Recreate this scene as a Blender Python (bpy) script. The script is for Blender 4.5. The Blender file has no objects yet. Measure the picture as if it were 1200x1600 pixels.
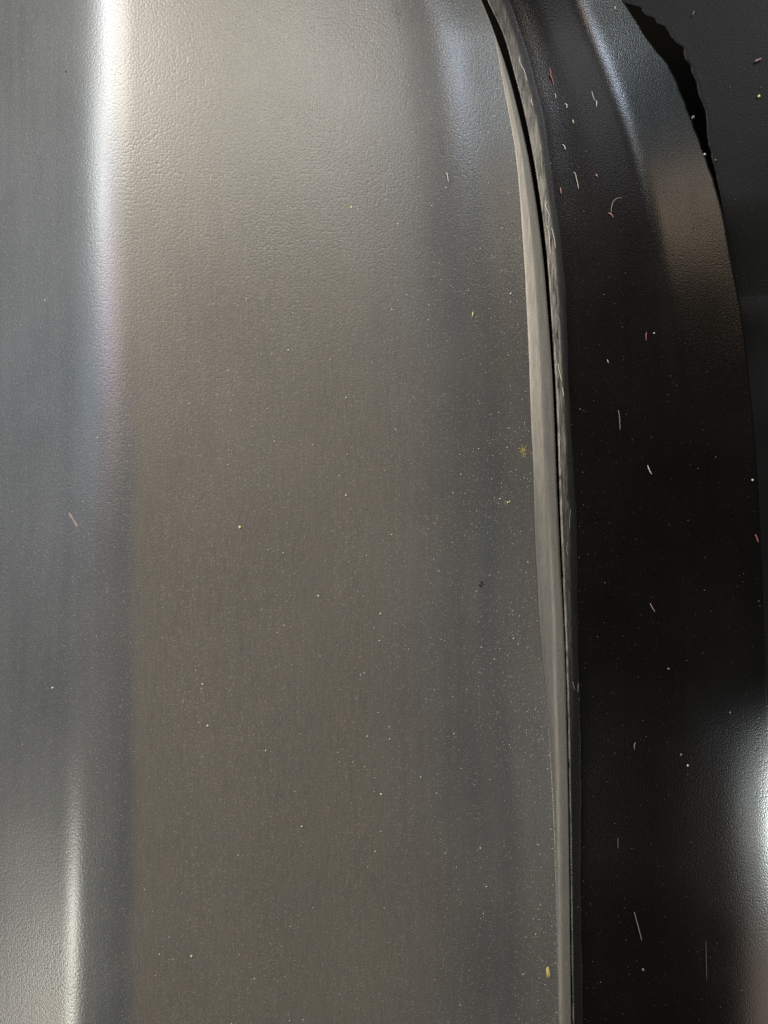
import bpy, bmesh, math, random
import numpy as np
from mathutils import Vector

S = 0.0002          # metres per reference unit on the panel
D = 0.2333          # camera height above the panel
SC = bpy.context.scene
COL = SC.collection

# ------------------------------------------------------------ camera
cam_d = bpy.data.cameras.new('camera')
cam = bpy.data.objects.new('camera', cam_d)
COL.objects.link(cam)
cam.location = (0, 0, D)
cam_d.sensor_fit = 'VERTICAL'
cam_d.sensor_height = 36.0
cam_d.lens = 36.0 * D / (1600 * S)
cam_d.clip_start = 0.01
cam_d.clip_end = 50
SC.camera = cam

# ------------------------------------------------------------ world
world = bpy.data.worlds.new('World')
SC.world = world
world.use_nodes = True
bg = world.node_tree.nodes['Background']
bg.inputs[0].default_value = (0.9, 0.95, 1.0, 1)
bg.inputs[1].default_value = 0.012
SC.view_settings.view_transform = 'Standard'
SC.view_settings.look = 'None'
SC.view_settings.exposure = 0.08
SC.view_settings.gamma = 1
SC.cycles.use_denoising = False

# ------------------------------------------------------------ lamps added out of view, fitted to give the highlights and tones
def add_lamp(name, dx, dy, w, h, rgb, power, dist=0.8):
    """soft rectangular lamp added out of view, in direction (dx, dy, +z) seen from the panel"""
    dz = math.sqrt(max(0.0, 1 - dx * dx - dy * dy))
    L = bpy.data.lights.new(name, 'AREA')
    L.shape = 'RECTANGLE'
    L.size, L.size_y = w, h
    L.color = rgb
    L.energy = power
    o = bpy.data.objects.new(name, L)
    o.location = (dx * dist, dy * dist, dz * dist)
    o.rotation_euler = Vector((dx, dy, dz)).to_track_quat('Z', 'Y').to_euler()
    COL.objects.link(o)
    return o

LAMPS = [
    ('window_lamp', -0.630, 0.620, 0.08, 0.08, (0.975, 1.000, 0.995), 2.7807),
    ('window_lamp', -0.775, 0.465, 0.15, 0.15, (0.932, 1.000, 0.969), 2.2345),
    ('window_lamp', 0.880, -0.420, 0.06, 0.06, (0.922, 1.000, 0.964), 1.9246),
    ('window_lamp', -0.740, -0.560, 0.06, 0.06, (1.000, 0.996, 0.882), 1.9077),
    ('window_lamp', -0.465, 0.620, 0.15, 0.15, (1.000, 0.922, 0.731), 1.9880),
    ('window_lamp', -0.470, 0.620, 0.08, 0.08, (1.000, 0.898, 0.692), 1.3636),
    ('window_lamp', 0.000, 0.620, 0.15, 0.15, (0.915, 0.943, 1.000), 0.9213),
    ('window_lamp', -0.155, 0.620, 0.15, 0.15, (1.000, 0.972, 0.793), 0.9500),
    ('window_lamp', 0.580, 0.700, 0.05, 0.05, (0.658, 0.786, 1.000), 1.0632),
    ('window_lamp', -0.775, 0.310, 0.15, 0.15, (0.944, 0.650, 1.000), 0.8123),
    ('window_lamp', -0.620, 0.310, 0.15, 0.15, (1.000, 0.710, 0.500), 0.8291),
    ('window_lamp', -0.470, 0.700, 0.08, 0.08, (0.500, 0.500, 1.000), 0.5734),
    ('window_lamp', 0.310, 0.620, 0.15, 0.15, (0.955, 0.961, 1.000), 0.3043),
    ('window_lamp', 0.751, -0.614, 0.15, 0.15, (1.000, 0.72, 0.58), 0.22),
    ('window_lamp', -0.957, 0.156, 0.15, 0.15, (0.500, 0.705, 1.000), 0.2970),
    ('window_lamp', 0.800, -0.420, 0.06, 0.06, (1.000, 0.972, 0.791), 0.2135),
    ('window_lamp', 0.800, 0.500, 0.12, 0.12, (1.000, 0.736, 0.500), 0.2664),
    ('window_lamp', -0.900, 0.300, 0.30, 0.30, (0.500, 0.864, 1.000), 0.3035),
    ('window_lamp', 0.500, 0.740, 0.05, 0.05, (1.000, 0.740, 0.500), 0.2448),
    ('window_lamp', -0.740, -0.620, 0.06, 0.06, (1.000, 0.738, 0.500), 0.1710),
    ('window_lamp', 0.630, 0.580, 0.05, 0.05, (1.000, 0.980, 0.726), 0.1320),
    ('window_lamp', 0.580, 0.740, 0.05, 0.05, (0.983, 1.000, 0.844), 0.0877),
    ('window_lamp', 0.800, -0.380, 0.06, 0.06, (0.500, 0.712, 1.000), 0.0928),
    ('window_lamp', 0.787, 0.566, 0.15, 0.15, (0.500, 0.812, 1.000), 0.0791),
    ('window_lamp', 0.614, 0.751, 0.15, 0.15, (0.853, 1.000, 0.500), 0.0450),
    ('window_lamp', 0.680, 0.300, 0.12, 0.12, (1.000, 0.650, 0.500), 0.0211),
    ('window_lamp', 0.700, -0.440, 0.10, 0.10, (1.000, 0.500, 0.500), 0.0222),
    ('window_lamp', 0.490, 0.450, 0.08, 0.08, (1.000, 0.500, 0.500), 0.0301),
]
for a in LAMPS:
    add_lamp(*a)

# ------------------------------------------------------------ helpers
def W(px, py, z=0.0):
    """reference units (x right, y down, z up from the panel) -> metres"""
    zz = z * S
    k = (D - zz) / D
    return ((px - 600) * S * k, (800 - py) * S * k, zz)

def curve(pts):
    xs = np.array([p[0] for p in pts], float)
    ys = np.array([p[1] for p in pts], float)
    # monotone cubic (Fritsch-Carlson like) interpolation with linear ends
    d = np.diff(ys) / np.diff(xs)
    m = np.empty_like(ys)
    m[0], m[-1] = d[0], d[-1]
    for i in range(1, len(d)):
        m[i] = 0 if d[i - 1] * d[i] <= 0 else 2 * d[i - 1] * d[i] / (d[i - 1] + d[i])
    def f(x):
        x = float(x)
        if x <= xs[0]:
            return ys[0] + m[0] * (x - xs[0])
        if x >= xs[-1]:
            return ys[-1] + m[-1] * (x - xs[-1])
        i = int(np.searchsorted(xs, x)) - 1
        h = xs[i + 1] - xs[i]
        t = (x - xs[i]) / h
        return ((2*t**3 - 3*t**2 + 1) * ys[i] + (t**3 - 2*t**2 + t) * h * m[i]
                + (-2*t**3 + 3*t**2) * ys[i + 1] + (t**3 - t**2) * h * m[i + 1])
    return f

def sm(a, b, x):
    t = min(1.0, max(0.0, (x - a) / (b - a)))
    return t * t * (3 - 2 * t)

def link(name, me, mat, parent=None):
    o = bpy.data.objects.new(name, me)
    COL.objects.link(o)
    if mat is not None and not me.materials:
        me.materials.append(mat)
    if parent is not None:
        o.parent = parent
    return o

def tag(o, label=None, cat=None, group=None, kind=None):
    if label: o['label'] = label
    if cat: o['category'] = cat
    if group: o['group'] = group
    if kind: o['kind'] = kind
    return o

def empty(name, loc, label, cat, group=None):
    o = bpy.data.objects.new(name, None)
    o.empty_display_size = 0.01
    COL.objects.link(o)
    o.location = loc
    tag(o, label, cat, group)
    return o

def child(name, me, mat, root):
    o = link(name, me, mat, root)
    o.location = (-root.location[0], -root.location[1], -root.location[2])
    return o

def mesh(name, verts, faces, smooth=True):
    me = bpy.data.meshes.new(name)
    me.from_pydata(verts, [], faces)
    me.update()
    if smooth:
        me.polygons.foreach_set('use_smooth', [True] * len(me.polygons))
    return me

def sheet(name, rows, wear_or_light=None):
    """rows: list of lists of (px,py,z) with equal length -> smooth grid, normals up"""
    nv = len(rows[0])
    verts = [W(*p) for r in rows for p in r]
    faces = []
    for i in range(len(rows) - 1):
        for j in range(nv - 1):
            a = i * nv + j
            faces.append((a, a + nv, a + nv + 1, a + 1))
    me = mesh(name, verts, faces)
    if wear_or_light is not None:
        at = me.attributes.new('wear_or_light', 'FLOAT', 'POINT')
        at.data.foreach_set('value', [float(wear_or_light(p[0], p[1])) for r in rows for p in r])
    return me

# ------------------------------------------------------------ outlines read along the seam
LIP = curve([(-200, 640), (-60, 722), (0, 750.5), (60, 773), (120, 783.5), (180, 795), (240, 805), (300, 811), (360, 815), (420, 819),
             (480, 822), (540, 825), (600, 827), (660, 829), (720, 832), (780, 833.5), (840, 835), (900, 838), (960, 841),
             (1020, 846), (1080, 852), (1140, 857), (1200, 861), (1300, 866), (1400, 869), (1500, 871), (1600, 873), (1800, 876)])
GAPL = curve([(-200, 641), (-60, 723), (0, 751.5), (60, 775.5), (120, 795.5), (180, 811), (240, 824.5), (300, 835), (360, 843.5),
              (420, 850.5), (480, 855.5), (540, 860), (600, 863.8), (660, 866.5), (720, 868.8), (780, 871.3), (840, 874),
              (900, 876.8), (960, 880), (1020, 882.5), (1080, 884.5), (1140, 886), (1200, 887.2), (1300, 889), (1400, 890.2),
              (1500, 891.4), (1600, 892.8), (1800, 895)])
GAPR = curve([(-200, 660), (-60, 735), (0, 760.5), (60, 788), (120, 804.5), (180, 820), (240, 832), (300, 842), (360, 850), (420, 856),
              (480, 860.3), (540, 864.3), (600, 868), (660, 870.6), (720, 872.6), (780, 874.6), (840, 877), (900, 879.2),
              (960, 882), (1020, 884.2), (1080, 886), (1140, 887.4), (1200, 888.5), (1300, 890.2), (1400, 891.4),
              (1500, 892.6), (1600, 894), (1800, 896)])
STRIP = curve([(-200, 690), (0, 785), (60, 806), (120, 823), (180, 838), (240, 848), (300, 856.5), (360, 864.5), (420, 870.5),
               (480, 874.5), (540, 877), (600, 880), (660, 883.5), (720, 886), (780, 889), (840, 891), (900, 892), (960, 893.5),
               (1020, 895), (1080, 896), (1200, 897), (1400, 898.5), (1600, 900), (1800, 902)])
RIDGE = curve([(-200, 840), (0, 905), (50, 925), (100, 945), (150, 964), (200, 982), (260, 1000), (320, 1014), (400, 1030),
               (500, 1044), (600, 1054), (800, 1066), (1100, 1075), (1800, 1085)])
SIL = curve([(-200, 810), (-60, 925), (0, 972), (21, 986), (64, 1013), (106, 1046), (149, 1065), (191, 1081), (234, 1097), (287, 1116),
             (340, 1130), (400, 1141), (460, 1153), (500, 1160), (570, 1168), (700, 1180), (800, 1186), (900, 1191), (1000, 1195),
             (1150, 1203), (1300, 1216), (1600, 1240), (1800, 1250)])

# ------------------------------------------------------------ grey panel cross-section
T = lambda deg: math.tan(math.radians(deg))
UU = np.linspace(-420, 832, 1253)
def slopes_grey(py):
    """cross-section slope at every UU: steep left face, rounded crease, broad face, roll-off to the edge"""
    w = sm(700, 1300, py)
    aL, aR = 40.0 - 10 * w, 1.0
    U = (UU[1:] + UU[:-1]) / 2
    st = lambda p, q: (lambda t: t * t * (3 - 2 * t))(np.clip((U - p) / (q - p), 0, 1))
    turn = (1 - w) * st(100, 218) + w * (0.8 * st(92, 142) + 0.2 * st(142, 218))
    a = aL + (aR - aL) * turn + np.where(U < 100, (100 - U) * 0.012, 0)
    a = a - 3 * np.clip((U - 218) / 420, 0, 1) - (25 - 11 * sm(800, 1150, py)) * st(640, 796)
    return np.tan(np.radians(a))
_g = {}
def zrow_grey(py):
    k = round(py / 10)
    if k not in _g:
        z = np.concatenate([[0], np.cumsum(slopes_grey(k * 10.0))])
        _g[k] = z - np.interp(222, UU, z)
    return _g[k]
def ZE(py):
    """height of the grey panel where it meets its lip"""
    k = py / 10 - math.floor(py / 10); b_ = math.floor(py / 10) * 10
    return float(np.interp(830, UU, zrow_grey(b_)) * (1 - k) + np.interp(830, UU, zrow_grey(b_ + 10)) * k)
Z830 = ZE(800)
def uu_of(px, py):
    if px <= 420:
        return px
    e = LIP(py)
    return 420 + (px - 420) * (830 - 420) / (e - 420)
def z_grey(px, py):
    k = py / 10 - math.floor(py / 10)
    u = uu_of(px, py)
    za, zb = zrow_grey(math.floor(py / 10) * 10), zrow_grey(math.floor(py / 10) * 10 + 10)
    return float(np.interp(u, UU, za) * (1 - k) + np.interp(u, UU, zb) * k)

# ------------------------------------------------------------ black panel cross-section
NB = 260
BT = np.linspace(0, 1, NB)
_cache = {}
def black_row(py):
    key = round(py, 2)
    if key in _cache:
        return _cache[key]
    g, st, rd, sl = GAPR(py), STRIP(py), RIDGE(py), SIL(py)
    xs = g + (sl - g) * BT
    fade = 1 - sm(380, 880, py)
    low = sm(1050, 1250, py)
    a = []
    for x in xs:
        ang = -6 - 7 * sm(st - 4, st + 26, x)                 # over the worn edge
        ang += 6 * sm(st + 20, rd - 40, x) + 6 * fade * sm(st + 20, rd - 40, x)
        ang -= (20 * fade + 3) * sm(rd - 26 - 40 * (1 - fade), rd + 24 + 40 * (1 - fade), x)      # the rounded boss
        ang -= 23 * sm(1110, 1258, x) * low                   # rolls away at lower right
        a.append(T(ang))
    a = np.array(a)
    dz = np.concatenate([[0], np.cumsum((a[1:] + a[:-1]) / 2 * np.diff(xs))])
    z0 = ZE(py) - 9 + 8.5 * sm(560, 950, py)
    _cache[key] = (xs, z0 + dz)
    return _cache[key]
def z_black(px, py):
    xs, zs = black_row(py)
    return float(np.interp(px, xs, zs))

# ------------------------------------------------------------ materials
def new_mat(name):
    m = bpy.data.materials.new(name)
    m.use_nodes = True
    nt = m.node_tree
    b = nt.nodes['Principled BSDF']
    return m, nt, b

def node(nt, typ, **kw):
    n = nt.nodes.new(typ)
    for k, v in kw.items():
        setattr(n, k, v)
    return n

def ramp(nt, src, stops):
    r = nt.nodes.new('ShaderNodeValToRGB')
    while len(r.color_ramp.elements) < len(stops):
        r.color_ramp.elements.new(0.5)
    for e, (p, c) in zip(r.color_ramp.elements, stops):
        e.position = p
        e.color = c if len(c) == 4 else (*c, 1)
    nt.links.new(src, r.inputs[0])
    return r

def plastic(name, base, base2, rough, grain_mm, grain_amt, spec=0.5, dust=0.0, streak=0.0, wear_or_light=None):
    m, nt, b = new_mat(name)
    L = nt.links.new
    tc = node(nt, 'ShaderNodeTexCoord')
    src = tc.outputs['Object']
    # base colour: faint smudges and film
    n1 = node(nt, 'ShaderNodeTexNoise'); n1.inputs['Scale'].default_value = 22; n1.inputs['Detail'].default_value = 5
    L(src, n1.inputs['Vector'])
    mp = node(nt, 'ShaderNodeMapping'); mp.inputs['Scale'].default_value = (190, 11, 60); mp.inputs['Rotation'].default_value = (0, 0, 0.03)
    L(src, mp.inputs['Vector'])
    n2 = node(nt, 'ShaderNodeTexNoise'); n2.inputs['Scale'].default_value = 1; n2.inputs['Detail'].default_value = 4; n2.inputs['Distortion'].default_value = 0.8
    L(mp.outputs[0], n2.inputs['Vector'])
    mixf = node(nt, 'ShaderNodeMix', data_type='FLOAT'); mixf.inputs[0].default_value = streak
    L(n1.outputs[0], mixf.inputs[2]); L(n2.outputs[0], mixf.inputs[3])
    r = ramp(nt, mixf.outputs[0], [(0.3, base), (0.7, base2)])
    col = r.outputs[0]
    if wear_or_light:
        at = node(nt, 'ShaderNodeAttribute'); at.attribute_name = 'wear_or_light'
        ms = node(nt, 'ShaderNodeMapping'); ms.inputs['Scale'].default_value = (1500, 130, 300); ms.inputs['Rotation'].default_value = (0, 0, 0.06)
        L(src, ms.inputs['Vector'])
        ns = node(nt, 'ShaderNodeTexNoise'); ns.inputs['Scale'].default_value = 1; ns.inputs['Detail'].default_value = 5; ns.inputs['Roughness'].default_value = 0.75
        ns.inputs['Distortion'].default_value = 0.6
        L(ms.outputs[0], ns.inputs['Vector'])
        rs = ramp(nt, ns.outputs[0], [(0.36, (wear_or_light[1],) * 3), (0.68, (1, 1, 1))])
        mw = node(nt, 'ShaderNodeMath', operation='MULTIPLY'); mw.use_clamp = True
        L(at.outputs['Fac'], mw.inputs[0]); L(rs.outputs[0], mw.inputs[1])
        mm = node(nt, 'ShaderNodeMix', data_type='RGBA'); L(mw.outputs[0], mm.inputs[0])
        L(col, mm.inputs[6]); mm.inputs[7].default_value = (*wear_or_light[0], 1)
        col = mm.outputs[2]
    # settled micro dust
    n3 = node(nt, 'ShaderNodeTexNoise'); n3.inputs['Scale'].default_value = 2600; n3.inputs['Detail'].default_value = 2
    L(src, n3.inputs['Vector'])
    r3 = ramp(nt, n3.outputs[0], [(0.60, (0, 0, 0)), (0.74, (1, 1, 1))])
    mul = node(nt, 'ShaderNodeMath', operation='MULTIPLY'); mul.inputs[1].default_value = dust
    L(r3.outputs[0], mul.inputs[0])
    mc = node(nt, 'ShaderNodeMix', data_type='RGBA'); L(mul.outputs[0], mc.inputs[0])
    L(col, mc.inputs[6]); mc.inputs[7].default_value = (0.34, 0.32, 0.28, 1)
    L(mc.outputs[2], b.inputs['Base Color'])
    # roughness
    rr = ramp(nt, mixf.outputs[0], [(0.25, (rough - 0.03,) * 3), (0.75, (rough + 0.04,) * 3)])
    L(rr.outputs[0], b.inputs['Roughness'])
    b.inputs['Specular IOR Level'].default_value = spec
    # leather-like grain: rounded pebbles of uneven size
    dn = node(nt, 'ShaderNodeTexNoise'); dn.inputs['Scale'].default_value = 500; dn.inputs['Detail'].default_value = 1
    L(src, dn.inputs['Vector'])
    add = node(nt, 'ShaderNodeVectorMath', operation='MULTIPLY_ADD')
    L(dn.outputs['Color'], add.inputs[0]); add.inputs[1].default_value = (0.00018,) * 3; L(src, add.inputs[2])
    vo = node(nt, 'ShaderNodeTexVoronoi'); vo.feature = 'F1'; vo.voronoi_dimensions = '2D'; vo.inputs['Randomness'].default_value = 0.9
    vo.inputs['Scale'].default_value = 1000.0 / grain_mm
    L(add.outputs[0], vo.inputs['Vector'])
    sq = node(nt, 'ShaderNodeMath', operation='POWER'); sq.inputs[1].default_value = 1.7
    L(vo.outputs['Distance'], sq.inputs[0])
    inv = node(nt, 'ShaderNodeMath', operation='MULTIPLY'); inv.inputs[1].default_value = -1.5
    L(sq.outputs[0], inv.inputs[0])
    fn = node(nt, 'ShaderNodeTexNoise'); fn.inputs['Scale'].default_value = 3500; fn.inputs['Detail'].default_value = 2
    L(src, fn.inputs['Vector'])
    ad2 = node(nt, 'ShaderNodeMath', operation='MULTIPLY_ADD'); ad2.inputs[1].default_value = 0.2
    L(fn.outputs[0], ad2.inputs[0]); L(inv.outputs[0], ad2.inputs[2])
    bp = node(nt, 'ShaderNodeBump'); bp.inputs['Strength'].default_value = 1.0
    gn = node(nt, 'ShaderNodeTexNoise'); gn.inputs['Scale'].default_value = 45; gn.inputs['Detail'].default_value = 3
    L(src, gn.inputs['Vector'])
    gr = ramp(nt, gn.outputs[0], [(0.3, (grain_amt * 0.6,) * 3), (0.7, (grain_amt * 1.3,) * 3)])
    L(gr.outputs[0], bp.inputs['Distance'])
    L(ad2.outputs[0], bp.inputs['Height'])
    L(bp.outputs[0], b.inputs['Normal'])
    return m

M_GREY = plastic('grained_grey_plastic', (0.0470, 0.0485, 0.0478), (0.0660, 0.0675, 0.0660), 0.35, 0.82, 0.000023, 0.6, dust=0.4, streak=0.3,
                 wear_or_light=((0.101, 0.0878, 0.0685), 0.42))  # brown dust tone that also carries the broad face's warm light
M_LIP = plastic('chalky_edge_plastic', (0.044, 0.043, 0.040), (0.066, 0.064, 0.058), 0.45, 0.5, 0.00001, 0.35, dust=0.3, streak=0.7,
                wear_or_light=((0.31, 0.285, 0.235), 0.55))
M_BLACK = plastic('black_fine_plastic', (0.0018, 0.0016, 0.0014), (0.0040, 0.0034, 0.0028), 0.25, 0.65, 0.000017, 0.28, dust=0.016, streak=0.15)
M_WORN = plastic('scuffed_black_plastic', (0.0030, 0.003, 0.003), (0.007, 0.007, 0.007), 0.35, 0.6, 0.00002, 0.3, dust=0.03, streak=0.6,
                 wear_or_light=((0.25, 0.235, 0.195), 0.05))
M_BACK = plastic('dull_back_plastic', (0.0022, 0.0022, 0.0020), (0.0055, 0.0055, 0.0050), 0.5, 0.8, 0.00003, 0.15, dust=0.01, streak=0.1)

def simple(name, rgb, rough=0.7, var=0.3):
    m, nt, b = new_mat(name)
    n = node(nt, 'ShaderNodeTexNoise'); n.inputs['Scale'].default_value = 3000
    tc = node(nt, 'ShaderNodeTexCoord'); nt.links.new(tc.outputs['Object'], n.inputs['Vector'])
    r = ramp(nt, n.outputs[0], [(0.35, tuple(c * (1 - var) for c in rgb)), (0.65, tuple(min(1, c * (1 + var)) for c in rgb))])
    nt.links.new(r.outputs[0], b.inputs['Base Color'])
    b.inputs['Roughness'].default_value = rough
    return m
M_DARK = simple('matt_black_backing', (0.0035, 0.0032, 0.0026), 1.0)
M_DARK.node_tree.nodes['Principled BSDF'].inputs['Specular IOR Level'].default_value = 0.0

# ------------------------------------------------------------ grey panel
YS = list(np.arange(-260, 1861, 10.0))
grey = empty('trim_panel', W(500, 800, 0), 'large dark grey grained plastic trim panel with a rounded crease at its left', 'trim panel')
rows = []
cols = np.concatenate([np.linspace(-420, 60, 14)[:-1], np.linspace(60, 240, 46)[:-1], np.linspace(240, 600, 30)[:-1], np.linspace(600, 830, 60)[:-1], [828.6, 829.5, 830.0]])
for y in YS:
    e = LIP(y)
    ZZ = zrow_grey(y)
    r = [(-425, y, ZZ[0] - 90), (-422, y, ZZ[0] - 3)]
    for u in cols:
        px = u if u <= 420 else 420 + (u - 420) * (e - 420) / 410
        r.append((px, y, float(np.interp(u, UU, ZZ))))
    r += [(e + 1.6, y, ZE(y) - 2.0), (e + 2.0, y, ZE(y) - 40)]
    rows.append(r)
def dust_and_warm_light(x, y):
    """dust tone plus painted warm light on the broad face; other faces left neutral"""
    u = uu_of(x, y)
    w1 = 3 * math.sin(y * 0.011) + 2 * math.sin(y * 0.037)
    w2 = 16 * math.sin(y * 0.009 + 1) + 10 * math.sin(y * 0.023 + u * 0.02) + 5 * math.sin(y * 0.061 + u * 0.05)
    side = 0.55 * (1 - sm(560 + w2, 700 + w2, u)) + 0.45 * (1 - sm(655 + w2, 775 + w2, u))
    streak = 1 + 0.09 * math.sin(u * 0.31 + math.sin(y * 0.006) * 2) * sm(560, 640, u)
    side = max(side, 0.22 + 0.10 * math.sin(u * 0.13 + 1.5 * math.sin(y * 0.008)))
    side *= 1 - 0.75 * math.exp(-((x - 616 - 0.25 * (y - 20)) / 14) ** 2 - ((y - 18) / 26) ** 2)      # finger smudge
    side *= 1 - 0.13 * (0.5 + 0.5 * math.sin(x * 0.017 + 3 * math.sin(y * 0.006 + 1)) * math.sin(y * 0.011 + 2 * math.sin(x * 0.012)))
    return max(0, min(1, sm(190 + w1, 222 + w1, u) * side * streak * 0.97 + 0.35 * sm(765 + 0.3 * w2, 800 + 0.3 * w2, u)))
child('panel_shell', sheet('panel_shell', rows, dust_and_warm_light), M_GREY, grey)

grey['kind'] = 'thing'
# pale moulded lip along the edge
rows = []
for y in YS:
    a, b_ = LIP(y) - 0.6, GAPL(y)
    w = max(0.8, b_ - a)
    f = min(1.0, w / 30) * (1 - 0.72 * sm(680, 1000, y))
    wob = 0.35 * math.sin(y * 0.11) + 0.25 * math.sin(y * 0.31)
    z = ZE(y) - 0.5 * sm(700, 1000, y)
    r = [(a, y, z - 6), (a + 0.02 * w, y, z - 1.2), (a + 0.07 * w, y, z + 0.9 * f), (a + 0.14 * w, y, z + 1.5 * f)]
    for t in np.linspace(0.2, 0.5, 9):
        r.append((a + t * w, y, z + (1.6 - (t - 0.2) * 3.0) * f))
    for t in np.linspace(0.54, 0.9, 12):
        r.append((a + t * w, y, z + (0.6 - (t - 0.5) * 17 + wob * 0.1) * f))
    r += [(a + 0.95 * w, y, z - 7.6 * f), (b_ - 0.03 * w, y, z - 10 * f), (b_, y, z - 13 * f), (b_ + 0.2, y, z - 60), (b_ - 8, y, z - 90)]
    rows.append(r)
LINE = curve([(700, 852), (900, 862), (960, 865), (1080, 868), (1200, 871), (1400, 873.5), (1600, 876)])
def lip_wear_and_glint(x, y):
    a, b_ = LIP(y), GAPL(y)
    t = (x - a) / max(1, b_ - a)
    up = 1 - 0.85 * sm(520, 980, y)
    v = (0.85 if t < 0.5 else 0.5 - 0.2 * sm(0.5, 0.7, t)) * up + 0.12
    v *= 0.6 + 0.4 * sm(0, 240, y)
    v *= 1 - sm(600, 860, y) * (1 - sm(0.0, 0.30, t)) * 0.75
    v += 0.42 * sm(640, 950, y) * math.exp(-((x - LINE(y)) / 2.6) ** 2)  # soft highlight on the lip's ridge, painted as a pale line
    return max(0, min(1, v))
child('edge_lip', sheet('edge_lip', rows, lip_wear_and_glint), M_LIP, grey)

# ------------------------------------------------------------ black panel
black = empty('trim_panel', W(1000, 800, Z830 - 30), 'black plastic trim panel with a long rounded boss, right of the seam', 'trim panel')
black['kind'] = 'thing'
rows_e, rows_s = [], []
for y in YS:
    xs, zs = black_row(y)
    g, st = GAPR(y), STRIP(y)
    z0 = zs[0]
    st_ = st + 9.0 + 1.0 * math.sin(y * 0.017) + 0.5 * math.sin(y * 0.071 + 1)
    bv = 1 + 1.3 * sm(500, 800, y)
    re = [(g - 2, y, z0 - 90), (g, y, z0 - 12), (g + 0.15, y, z0 - 2.2 * bv), (g + 0.9 * bv, y, z0 - 0.6 * bv)]
    for t in np.linspace(0, 1, 18):
        x = g + 1.1 * bv + (st_ - g - 1.1 * bv) * t
        re.append((x, y, float(np.interp(x, xs, zs)) + 0.3 * (1 - t)))
    re.append((st_ + 2.0, y, float(np.interp(st_ + 2.0, xs, zs)) - 0.6))
    rows_e.append(re)
    rs = [(st_ - 3.0, y, float(np.interp(st_ - 3, xs, zs)) - 0.5), (st_ - 1.0, y, float(np.interp(st_ - 1, xs, zs)) - 0.35)]
    sl = SIL(y) + 0.8 * math.sin(y * 0.21) * sm(20, 60, y) * (1 - sm(250, 330, y))
    for x in np.linspace(st_ + 1, sl, 90):
        rs.append((x, y, float(np.interp(x, xs, zs))))
    zl = rs[-1][2]
    rs += [(sl + 0.7, y, zl - 2), (sl + 0.8, y, zl - 12), (sl - 6, y, zl - 60)]
    rows_s.append(rs)
def strip_wear_and_glint(x, y):
    g, st = GAPR(y), STRIP(y)
    t = (x - g) / (st - g)
    v = 0.85 * (1 - sm(470, 900, y)) + 0.22 * (1 - sm(900, 1250, y))
    v *= (1 - 0.25 * sm(0.75, 1.0, t)) * (1 - 0.88 * sm(st - 2.5, st + 1.5, x) - 0.1 * sm(st + 1, st + 9, x)) * (0.35 + 0.65 * sm(20, 230, y))
    v += 1.6 * sm(350, 640, y) * math.exp(-((x - g - 1.0) / 1.4) ** 2) * (1 - 0.35 * sm(1000, 1400, y))  # bevel catching the light, put in as pale colour along the edge
    return max(0, min(1.6, v))
child('worn_edge', sheet('worn_edge', rows_e, strip_wear_and_glint), M_WORN, black)
child('panel_shell', sheet('black_shell', rows_s), M_BLACK, black)

# ------------------------------------------------------------ panel behind, with its ragged opening
ZB = -150
CRES = [(-60, 880), (0, 965), (6, 975), (9, 990), (12, 1001), (18, 1004), (25, 1009), (28, 1022), (38, 1026), (41, 1038), (52, 1047), (60, 1049),
        (68, 1054), (75, 1066), (84, 1067), (92, 1069), (105, 1078), (118, 1081), (135, 1090), (150, 1093), (170, 1100), (195, 1103),
        (215, 1105), (240, 1110), (270, 1117), (300, 1124), (330, 1128), (380, 1134)]
cx = [c[0] for c in CRES]; cv = [c[1] for c in CRES]
rows = []
_rr = random.Random(9)
_rn = [_rr.uniform(-1, 1) for _ in range(900)]
def ragged(y):
    v = 0
    for step, amp in ((17.0, 2.0), (6.3, 0.9), (3.1, 0.5)):
        t = y / step + 40
        i = int(math.floor(t)); f = t - i
        v += amp * (_rn[(i * 7) % 900] * (1 - f) + _rn[((i + 1) * 7) % 900] * f)
    return v
for y in list(np.arange(-260, 0, 20.0)) + list(np.arange(0, 400, 2.5)) + list(np.arange(400, 470, 7.0)):
    e = np.interp(y, cx, cv) + ragged(y) * sm(0, 10, y) * (1 - sm(240, 330, y)) - sm(380, 460, y) * 14
    if y < -60:
        e = 880 + (y + 60) * 1.6
    dz = -28 * sm(300, 470, y)
    r = [(e - 0.6, y, ZB - 40), (e - 0.3, y, ZB - 5 + dz), (e + 0.6, y, ZB - 1 + dz), (e + 2.5, y, ZB + dz)]
    e0 = 960 + max(0, y) * 0.42
    for x in np.linspace(0, 1, 26)[1:]:
        xx = e + 2.5 + (1700 - e) * x ** 1.4
        r.append((xx, y, ZB + dz - 0.012 * (xx - e0)))
    rows.append(r)
back = empty('backing_panel', W(1300, 300, ZB), 'dull dark panel with a ragged opening, behind the boss at upper right', 'panel')
back['kind'] = 'thing'
child('panel_shell', sheet('upper_backing', rows), M_BACK, back)
rows = []
for y in [448, 452] + list(np.arange(456, 520, 6.0)) + list(np.arange(520, 1861, 30.0)):
    r = []
    for x in np.linspace(1110, 1700, 30):
        z = ZB - 29 + 2 * sm(440, 490, y) - 60 * sm(490, 700, y)
        r.append((x, y, z))
    rows.append(r)
child('lower_ledge', sheet('lower_ledge', rows), M_BACK, back)

# matt dark body shell under everything
bm_v = [W(-900, -700, -520), W(2100, -700, -520), W(2100, 2300, -520), W(-900, 2300, -520)]
o = link('background', mesh('background', bm_v, [(3, 2, 1, 0)][::1], False), M_DARK)
o['kind'] = 'structure'

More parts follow.
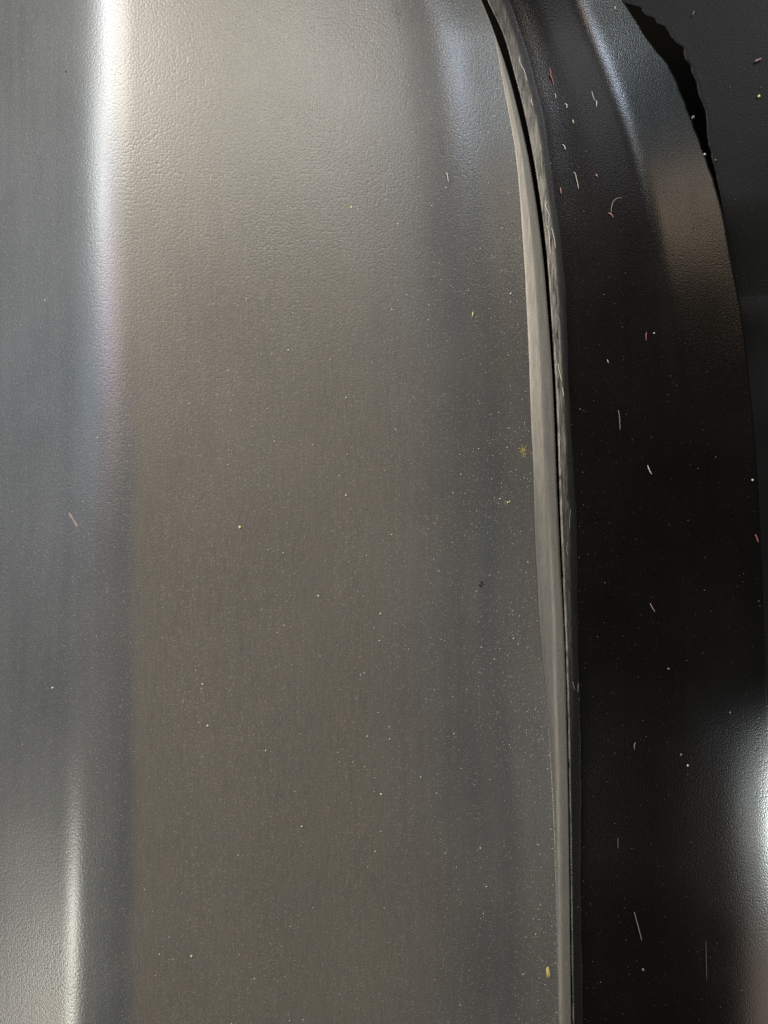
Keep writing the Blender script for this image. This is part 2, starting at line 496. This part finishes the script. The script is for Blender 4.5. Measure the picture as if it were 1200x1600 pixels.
# ------------------------------------------------------------ lint, crumbs and dust lying on the panels
def surf(which, px, py, h=0.0):
    z = z_grey(px, py) if which == 'g' else z_black(px, py) if which == 'k' else ZB
    return z + h

M_PALE = simple('pale_lint', (0.42, 0.40, 0.36), 0.8, 0.15)
M_RED = simple('red_lint', (0.22, 0.07, 0.06), 0.8, 0.2)
M_PINK = simple('pink_lint', (0.26, 0.16, 0.145), 0.8, 0.2)
M_SPLINTER = simple('faded_pink_splinter', (0.17, 0.12, 0.11), 0.8, 0.25)
M_BROWN = simple('brown_hair', (0.20, 0.16, 0.12), 0.6, 0.2)
M_GREYL = simple('grey_lint', (0.11, 0.11, 0.105), 0.8, 0.2)
M_STRAW = simple('straw_grit', (0.55, 0.48, 0.22), 0.8, 0.3)
M_DUST = simple('fine_dust', (0.40, 0.38, 0.33), 0.9, 0.5)
M_DUSTK = simple('fine_grey_dust', (0.13, 0.12, 0.11), 0.9, 0.8)
M_SPOT = simple('dark_residue', (0.012, 0.011, 0.01), 0.6, 0.4)
M_OCHRE = simple('ochre_dirt', (0.36, 0.29, 0.10), 0.9, 0.4)

def smooth_path(pts, n):
    P = [pts[0]] + list(pts) + [pts[-1]]
    out = []
    for i in range(1, len(P) - 2):
        for k in range(n):
            t = k / n
            out.append(tuple(0.5 * (2 * P[i][d] + (P[i + 1][d] - P[i - 1][d]) * t
                       + (2 * P[i - 1][d] - 5 * P[i][d] + 4 * P[i + 1][d] - P[i + 2][d]) * t * t
                       + (3 * P[i][d] - P[i - 1][d] - 3 * P[i + 1][d] + P[i + 2][d]) * t ** 3) for d in (0, 1)))
    out.append(tuple(pts[-1]))
    return out

def tube_mesh(name, which, pts, r, lift, origin):
    path = smooth_path(pts, 4)
    n = len(path)
    vs, fs = [], []
    for i, (x, y) in enumerate(path):
        t = i / (n - 1)
        rr = r * (0.35 + 0.65 * math.sin(math.pi * min(1, max(0, 0.12 + 0.76 * t))) ** 0.6)
        x0, y0 = path[max(0, i - 1)]; x1, y1 = path[min(n - 1, i + 1)]
        d = math.hypot(x1 - x0, y1 - y0) or 1
        nx, ny = -(y1 - y0) / d, (x1 - x0) / d
        z = surf(which, x, y) + rr * 0.9 + lift * math.sin(math.pi * t)
        for k in range(5):
            a = k * 2 * math.pi / 5
            p = W(x + nx * rr * math.cos(a), y + ny * rr * math.cos(a), z + rr * math.sin(a))
            vs.append(tuple(p[q] - origin[q] for q in range(3)))
    for i in range(n - 1):
        for k in range(5):
            a, b_ = i * 5 + k, i * 5 + (k + 1) % 5
            fs.append((a, b_, b_ + 5, a + 5))
    fs.append(tuple(range(4, -1, -1))); fs.append(tuple((n - 1) * 5 + k for k in range(5)))
    return mesh(name, vs, fs)

def fibre(which, pts, mat, label, r=0.75, lift=1.2, name='lint_fibre', cat='fibre', group='lint fibres on the panels'):
    mx, my = pts[len(pts) // 2]
    o0 = W(mx, my, surf(which, mx, my))
    o = link(name, tube_mesh(name, which, pts, r, lift, o0), mat)
    o.location = o0
    return tag(o, label, cat, group, 'thing')

fibre('k', [(859, 106), (860.5, 112), (861, 118), (864, 126), (865, 134)], M_RED, 'kinked red fibre on the black panel close to the worn edge, near the top', 0.9)
fibre('k', [(867, 146), (868.5, 150), (868, 154)], M_PALE, 'tiny pale fibre just below the kinked red one', 0.5)
fibre('k', [(883, 162), (886, 164), (885.5, 169)], M_PALE, 'short bright hooked fibre left of the blue glint on the boss', 0.8)
fibre('k', [(895, 187), (896, 190), (896, 193)], M_PALE, 'short straw-pale fibre below the bright hooked one', 0.8)
fibre('k', [(925, 143), (927, 151), (930, 158)], M_PALE, 'thin straight pale fibre beside the blue glint on the boss', 0.45)
fibre('k', [(932, 157), (932.5, 161), (932, 166)], M_PALE, 'short thick pale fibre touching the end of the thin straight one', 0.75)
fibre('k', [(879, 226), (882, 228), (883.5, 234)], M_PALE, 'small curved white fibre above the long hooked hair', 0.75)
fibre('k', [(896, 269), (899, 271), (901, 280), (903, 288), (904, 295)], M_PALE, 'long pale hair hooked at its upper end', 0.55)
fibre('k', [(875.5, 293), (876.5, 298), (877, 303)], M_PINK, 'short pink fibre beside the worn edge, left of the long hooked hair', 0.8)
fibre('k', [(931, 272), (932.5, 274), (934, 276.5)], M_PINK, 'stubby pink fibre right of the long hooked hair', 1.1)
fibre('k', [(972, 309), (964, 310), (958, 316), (955.5, 324), (955, 333)], M_BROWN, 'thin brown hair curled into a half loop', 0.55)
fibre('k', [(951, 333), (955, 334.5), (958.5, 340)], M_PINK, 'bright pinkish curved fibre under the curled brown hair', 1.0)
fibre('k', [(961, 10), (961, 15)], M_PALE, 'short white fibre at the top of the boss', 0.8)
fibre('k', [(1010.5, 519), (1009.5, 525), (1010, 532)], M_RED, 'small red fibre upright on the black panel below the brown sheen', 0.8)
fibre('k', [(949, 562), (951, 567)], M_PALE, 'short pale fibre halfway between the seam and the small red fibre', 0.7)
fibre('k', [(966, 641), (968, 650), (968.5, 661), (969, 672)], M_BROWN, 'long straight brown hair in the middle of the black panel', 0.5)
fibre('k', [(1012, 727), (1014.5, 734), (1018.5, 741)], M_PALE, 'bent grey-white fibre below the straight brown hair', 0.75)
fibre('k', [(1180.5, 835), (1183, 841), (1185, 847)], M_RED, 'thick red fibre near the right rim of the black panel', 1.0)
fibre('k', [(1016, 943), (1019, 949), (1023.5, 956)], M_PINK, 'slanted pink fibre with a pale tip on the lower black panel', 0.7)
fibre('k', [(993, 1160), (991, 1165), (991.5, 1171)], M_GREYL, 'short dull grey fibre above the lower right glare', 0.9)
fibre('k', [(991, 1425), (996, 1443), (1000, 1458), (1003, 1470)], M_GREYL, 'long slanting grey fibre at the bottom of the black panel', 0.8)
fibre('k', [(965.5, 1309), (965.5, 1318), (966, 1326)], M_GREYL, 'short upright grey fibre above the long slanting one', 0.45)
fibre('k', [(1103, 1470), (1103.5, 1500), (1104.5, 1532)], M_GREYL, 'very thin upright grey hair near the lower right sheen', 0.28)
fibre('b', [(1180, 95.5), (1184, 93.5), (1190, 91)], M_PINK, 'salmon fibre lying across the dull backing panel', 1.3)
fibre('b', [(1082, 24), (1085, 17)], M_GREYL, 'faint grey fibre near the top of the backing panel', 0.9)
fibre('g', [(698, 269), (699.5, 276), (701, 285)], M_PALE, 'pale tapering fibre on the grey panel left of the bend', 0.7)
fibre('g', [(684, 203), (687.5, 220), (691.5, 243)], M_GREYL, 'faint grey hair above the pale fibre on the grey panel', 0.4)
fibre('g', [(616, 2), (620, 16), (624, 33)], M_GREYL, 'faint grey hair at the top of the grey panel', 0.45)
fibre('g', [(739, 487), (738, 495)], M_STRAW, 'tiny straw-coloured fibre in the middle height of the grey panel', 0.8)

# pink splinter on the left face
def ribbon(which, p0, p1, w, h, origin):
    vs, fs = [], []
    dx, dy = p1[0] - p0[0], p1[1] - p0[1]
    d = math.hypot(dx, dy); nx, ny = -dy / d, dx / d
    N = 7
    for i in range(N):
        t = i / (N - 1)
        x, y = p0[0] + dx * t, p0[1] + dy * t
        ww = w * (0.75 + 0.2 * math.sin(t * 9) + 0.1 * math.sin(t * 23)) * (0.6 if i in (0, N - 1) else 1)
        z = surf(which, x, y)
        for sx, zz in ((-1, 0.1), (-0.8, h), (0.8, h * 0.9), (1, 0.1)):
            p = W(x + nx * ww * sx, y + ny * ww * sx, z + zz)
            vs.append(tuple(p[q] - origin[q] for q in range(3)))
    for i in range(N - 1):
        for k in range(3):
            a = i * 4 + k
            fs.append((a, a + 1, a + 5, a + 4))
    fs.append((3, 2, 1, 0)); fs.append(tuple((N - 1) * 4 + k for k in range(4)))
    return mesh('splinter', vs, fs, False)
o0 = W(114, 812, surf('g', 114, 812))
o = link('splinter', ribbon('g', (107.5, 801), (121.5, 823.5), 2.2, 1.0, o0), M_SPLINTER); o.location = o0
tag(o, 'flat pinkish splinter on the bluish left face of the grey panel', 'splinter', None, 'thing')

def lump(rng, r, squash=0.7, stretch=1.0, ang=0.0):
    bm = bmesh.new()
    bmesh.ops.create_icosphere(bm, subdivisions=1, radius=1)
    for v in bm.verts:
        k = rng.uniform(0.72, 1.18)
        x, y, z = v.co.x * r * k * stretch, v.co.y * r * k, v.co.z * r * k * squash
        v.co = (x * math.cos(ang) - y * math.sin(ang), x * math.sin(ang) + y * math.cos(ang), z)
    me = bpy.data.meshes.new('crumb')
    bm.to_mesh(me); bm.free()
    me.polygons.foreach_set('use_smooth', [True] * len(me.polygons))
    return me

rc = random.Random(11)
def crumb(which, px, py, r, mat, label, stretch=1.0, ang=0.0, squash=0.7, name='crumb', group='crumbs on the panels'):
    me = lump(rc, r * S, squash, stretch, ang)
    o = link(name, me, mat)
    o.location = W(px, py, surf(which, px, py, r * squash * 0.6))
    return tag(o, label, 'crumb', group, 'thing')
crumb('g', 549, 324, 1.9, M_STRAW, 'straw-coloured crumb in the upper middle of the grey panel')
crumb('g', 374.5, 823.5, 2.3, M_STRAW, 'round yellowish crumb left of centre on the grey panel')
crumb('g', 540.5, 774, 1.6, M_STRAW, 'small yellowish crumb above the centre line of the grey panel')
crumb('g', 497.5, 931, 1.8, M_PALE, 'pale crumb just below the centre of the grey panel')
crumb('g', 594.5, 959, 1.5, M_PALE, 'pale crumb right of and below the centre of the grey panel')
crumb('g', 595.5, 1241, 2.1, M_PALE, 'bright pale crumb in the lower middle of the grey panel')
crumb('g', 82.5, 1075, 2.3, M_PALE, 'cream crumb on the left face, above the lower glint')
crumb('g', 471.5, 1291.5, 1.7, M_PALE, 'pale crumb below and left of the bright one')
crumb('g', 316.5, 1069, 1.7, M_PALE, 'pale crumb on the left part of the broad face')
crumb('g', 324.5, 1134, 1.9, M_PALE, 'pale crumb below its neighbour on the left part of the broad face')
crumb('g', 299, 1494, 2.1, M_PALE, 'whitish crumb at lower left of the broad face')
crumb('g', 793.5, 785, 1.8, M_STRAW, 'yellow crumb beside the pale lip, below the yellow smear')
crumb('g', 102.5, 111, 2.2, M_GREYL, 'grey crumb on the left face beside the upper glint')
crumb('g', 152.5, 684, 1.6, M_PALE, 'white crumb at the fading end of the upper glint')
crumb('b', 1186, 150, 2.4, M_STRAW, 'round cream crumb on the dull backing panel')
crumb('k', 1082.5, 183, 2.6, M_GREYL, 'grey flake at the rim of the boss beside the dark opening', 1.5, 0.9)
crumb('k', 1101, 241, 2.2, M_PALE, 'white crumb on the rim where the dark opening ends')
crumb('b', 1118, 250, 1.9, M_GREYL, 'grey crumb on the backing panel below the dark opening')
crumb('k', 1176, 750, 2.0, M_PALE, 'cream crumb near the right rim of the black panel')
crumb('k', 1044.5, 1045, 1.9, M_GREYL, 'dull crumb to the right on the lower black panel', 1.4)
crumb('k', 1141, 1113.5, 2.0, M_GREYL, 'dull crumb above the lower right glare')
crumb('k', 1074.5, 1196, 2.0, M_PALE, 'pale crumb at the left border of the lower right glare')
crumb('k', 1064, 1179.5, 1.8, M_GREYL, 'grey oval crumb above the pale one by the glare', 1.7, 1.2)
crumb('k', 1005, 1515, 2.2, M_GREYL, 'grey crumb under the long slanting fibre at the bottom')
crumb('k', 1022, 520.5, 1.4, M_PALE, 'tiny white crumb right of the small red fibre')
crumb('g', 856, 1519, 3.9, M_OCHRE, 'flat ochre seed-like flake beside the lip near the bottom', 2.8, 1.68, 0.2, name='flake', group=None)['category'] = 'flake'
crumb('g', 750, 913, 5.0, M_SPOT, 'small round black spot on the grey panel', 1.4, 1.5, 0.08, name='dark_spot', group=None)['category'] = 'spot'

# yellow dirt smear beside the lip
def bits(which, pts, name):
    """many tiny faceted grains in one mesh; pts = (px, py, r)"""
    vs, fs = [], []
    rg = random.Random(len(pts))
    for px, py, r in pts:
        z = surf(which, px, py, r * 0.35)
        b0 = len(vs)
        a0 = rg.uniform(0, 6.28)
        st = rg.uniform(0.7, 1.5)
        for (x, y, zz) in ((1, 0, 0), (0, 1, 0), (-1, 0, 0), (0, -1, 0), (0, 0, 0.8), (0, 0, -0.8)):
            x, y = x * r * st * rg.uniform(.8, 1.2), y * r / st * rg.uniform(.8, 1.2)
            vs.append(W(px + x * math.cos(a0) - y * math.sin(a0), py + x * math.sin(a0) + y * math.cos(a0), z + zz * r * 0.8))
        for f in ((0, 4, 1), (1, 4, 2), (2, 4, 3), (3, 4, 0), (1, 5, 0), (2, 5, 1), (3, 5, 2), (0, 5, 3)):
            fs.append(tuple(b0 + q for q in f))
    return mesh(name, vs, fs, False)
rg = random.Random(5)
pts = []
for _ in range(75):
    a = rg.uniform(0, 6.28); r = rg.gauss(0, 0.5)
    pts.append((818 + r * 7 * math.cos(a) + 1.5 * math.sin(a), 703 + r * 11 * math.sin(a), rg.uniform(0.35, 1.0)))
pts += [(830 + rg.uniform(-4, 5), 708 + rg.uniform(-1, 1), rg.uniform(0.3, 0.6)) for _ in range(8)]
o = link('dirt_smear', bits('g', pts, 'dirt_smear'), M_OCHRE)
tag(o, 'crumbly yellow dirt smear on the grey panel against the pale lip', 'dirt', None, 'thing')

# fine dust, nobody could count it
rg = random.Random(21)
pts = []
while len(pts) < 5500:
    y = rg.uniform(-60, 1660); e = LIP(y)
    if rg.random() < 0.55:
        x = e - abs(rg.gauss(0, 75)) - 1
    else:
        x = rg.uniform(-60, e - 2)
    if x < 210 and rg.random() < 0.75: continue
    if x < 620 and y < 260 and rg.random() < 0.6: continue
    if rg.random() < 0.45 + 0.45 * math.sin(x * 0.021 + 2 * math.sin(y * 0.007)) * math.sin(y * 0.013 + x * 0.009): continue
    pts.append((x, y, min(1.7, 0.24 * math.exp(abs(rg.gauss(0, 0.55))))))
for _ in range(110):
    y = rg.uniform(0, 1600); x = rg.uniform(215, LIP(y) - 3)
    pts.append((x, y, rg.uniform(0.8, 1.35)))
o = link('dust', bits('g', pts, 'dust'), M_DUST); o['kind'] = 'stuff'
pts = []
while len(pts) < 2000:
    y = rg.uniform(-60, 1660)
    a, b_ = STRIP(y) + 3, SIL(y) - 4
    x = rg.uniform(a, b_)
    if rg.random() < 0.35: x = a + abs(rg.gauss(0, 70))
    if x > b_: continue
    pts.append((x, y, min(1.3, 0.15 * math.exp(abs(rg.gauss(0, 0.6))))))
o = link('dust', bits('k', pts, 'dust'), M_DUSTK); o['kind'] = 'stuff'
pts = [(rg.uniform(1130, 1260), rg.uniform(-20, 440), 0.3 * math.exp(abs(rg.gauss(0, 0.5)))) for _ in range(70)]
o = link('dust', bits('b', pts, 'dust'), M_GREYL); o['kind'] = 'stuff'

# raised burrs and scuffs on the worn edge
for pts_ in ([(811, 89), (813, 99), (819, 110), (824, 128)], [(830, 155), (831, 160), (833, 166)], [(855, 314), (852.5, 322), (858, 336), (856, 350)],
             [(854.5, 352), (858, 365), (859, 384), (861, 397)], [(862, 356), (866, 372), (868, 389)], [(872, 568), (874, 580), (878, 596)], [(879, 606), (881, 620)],
             [(892, 795), (890.5, 808), (890, 828)], [(887, 848), (885.5, 858), (888, 871)], [(895, 1065), (898, 1078)], [(903.5, 1068), (903, 1082)]):
    o0 = tuple(black.location)
    me = tube_mesh('burr', 'k', pts_, 0.55, 0.2, o0)
    link('burr', me, M_GREYL if pts_[0][1] > 700 else M_PALE, black)
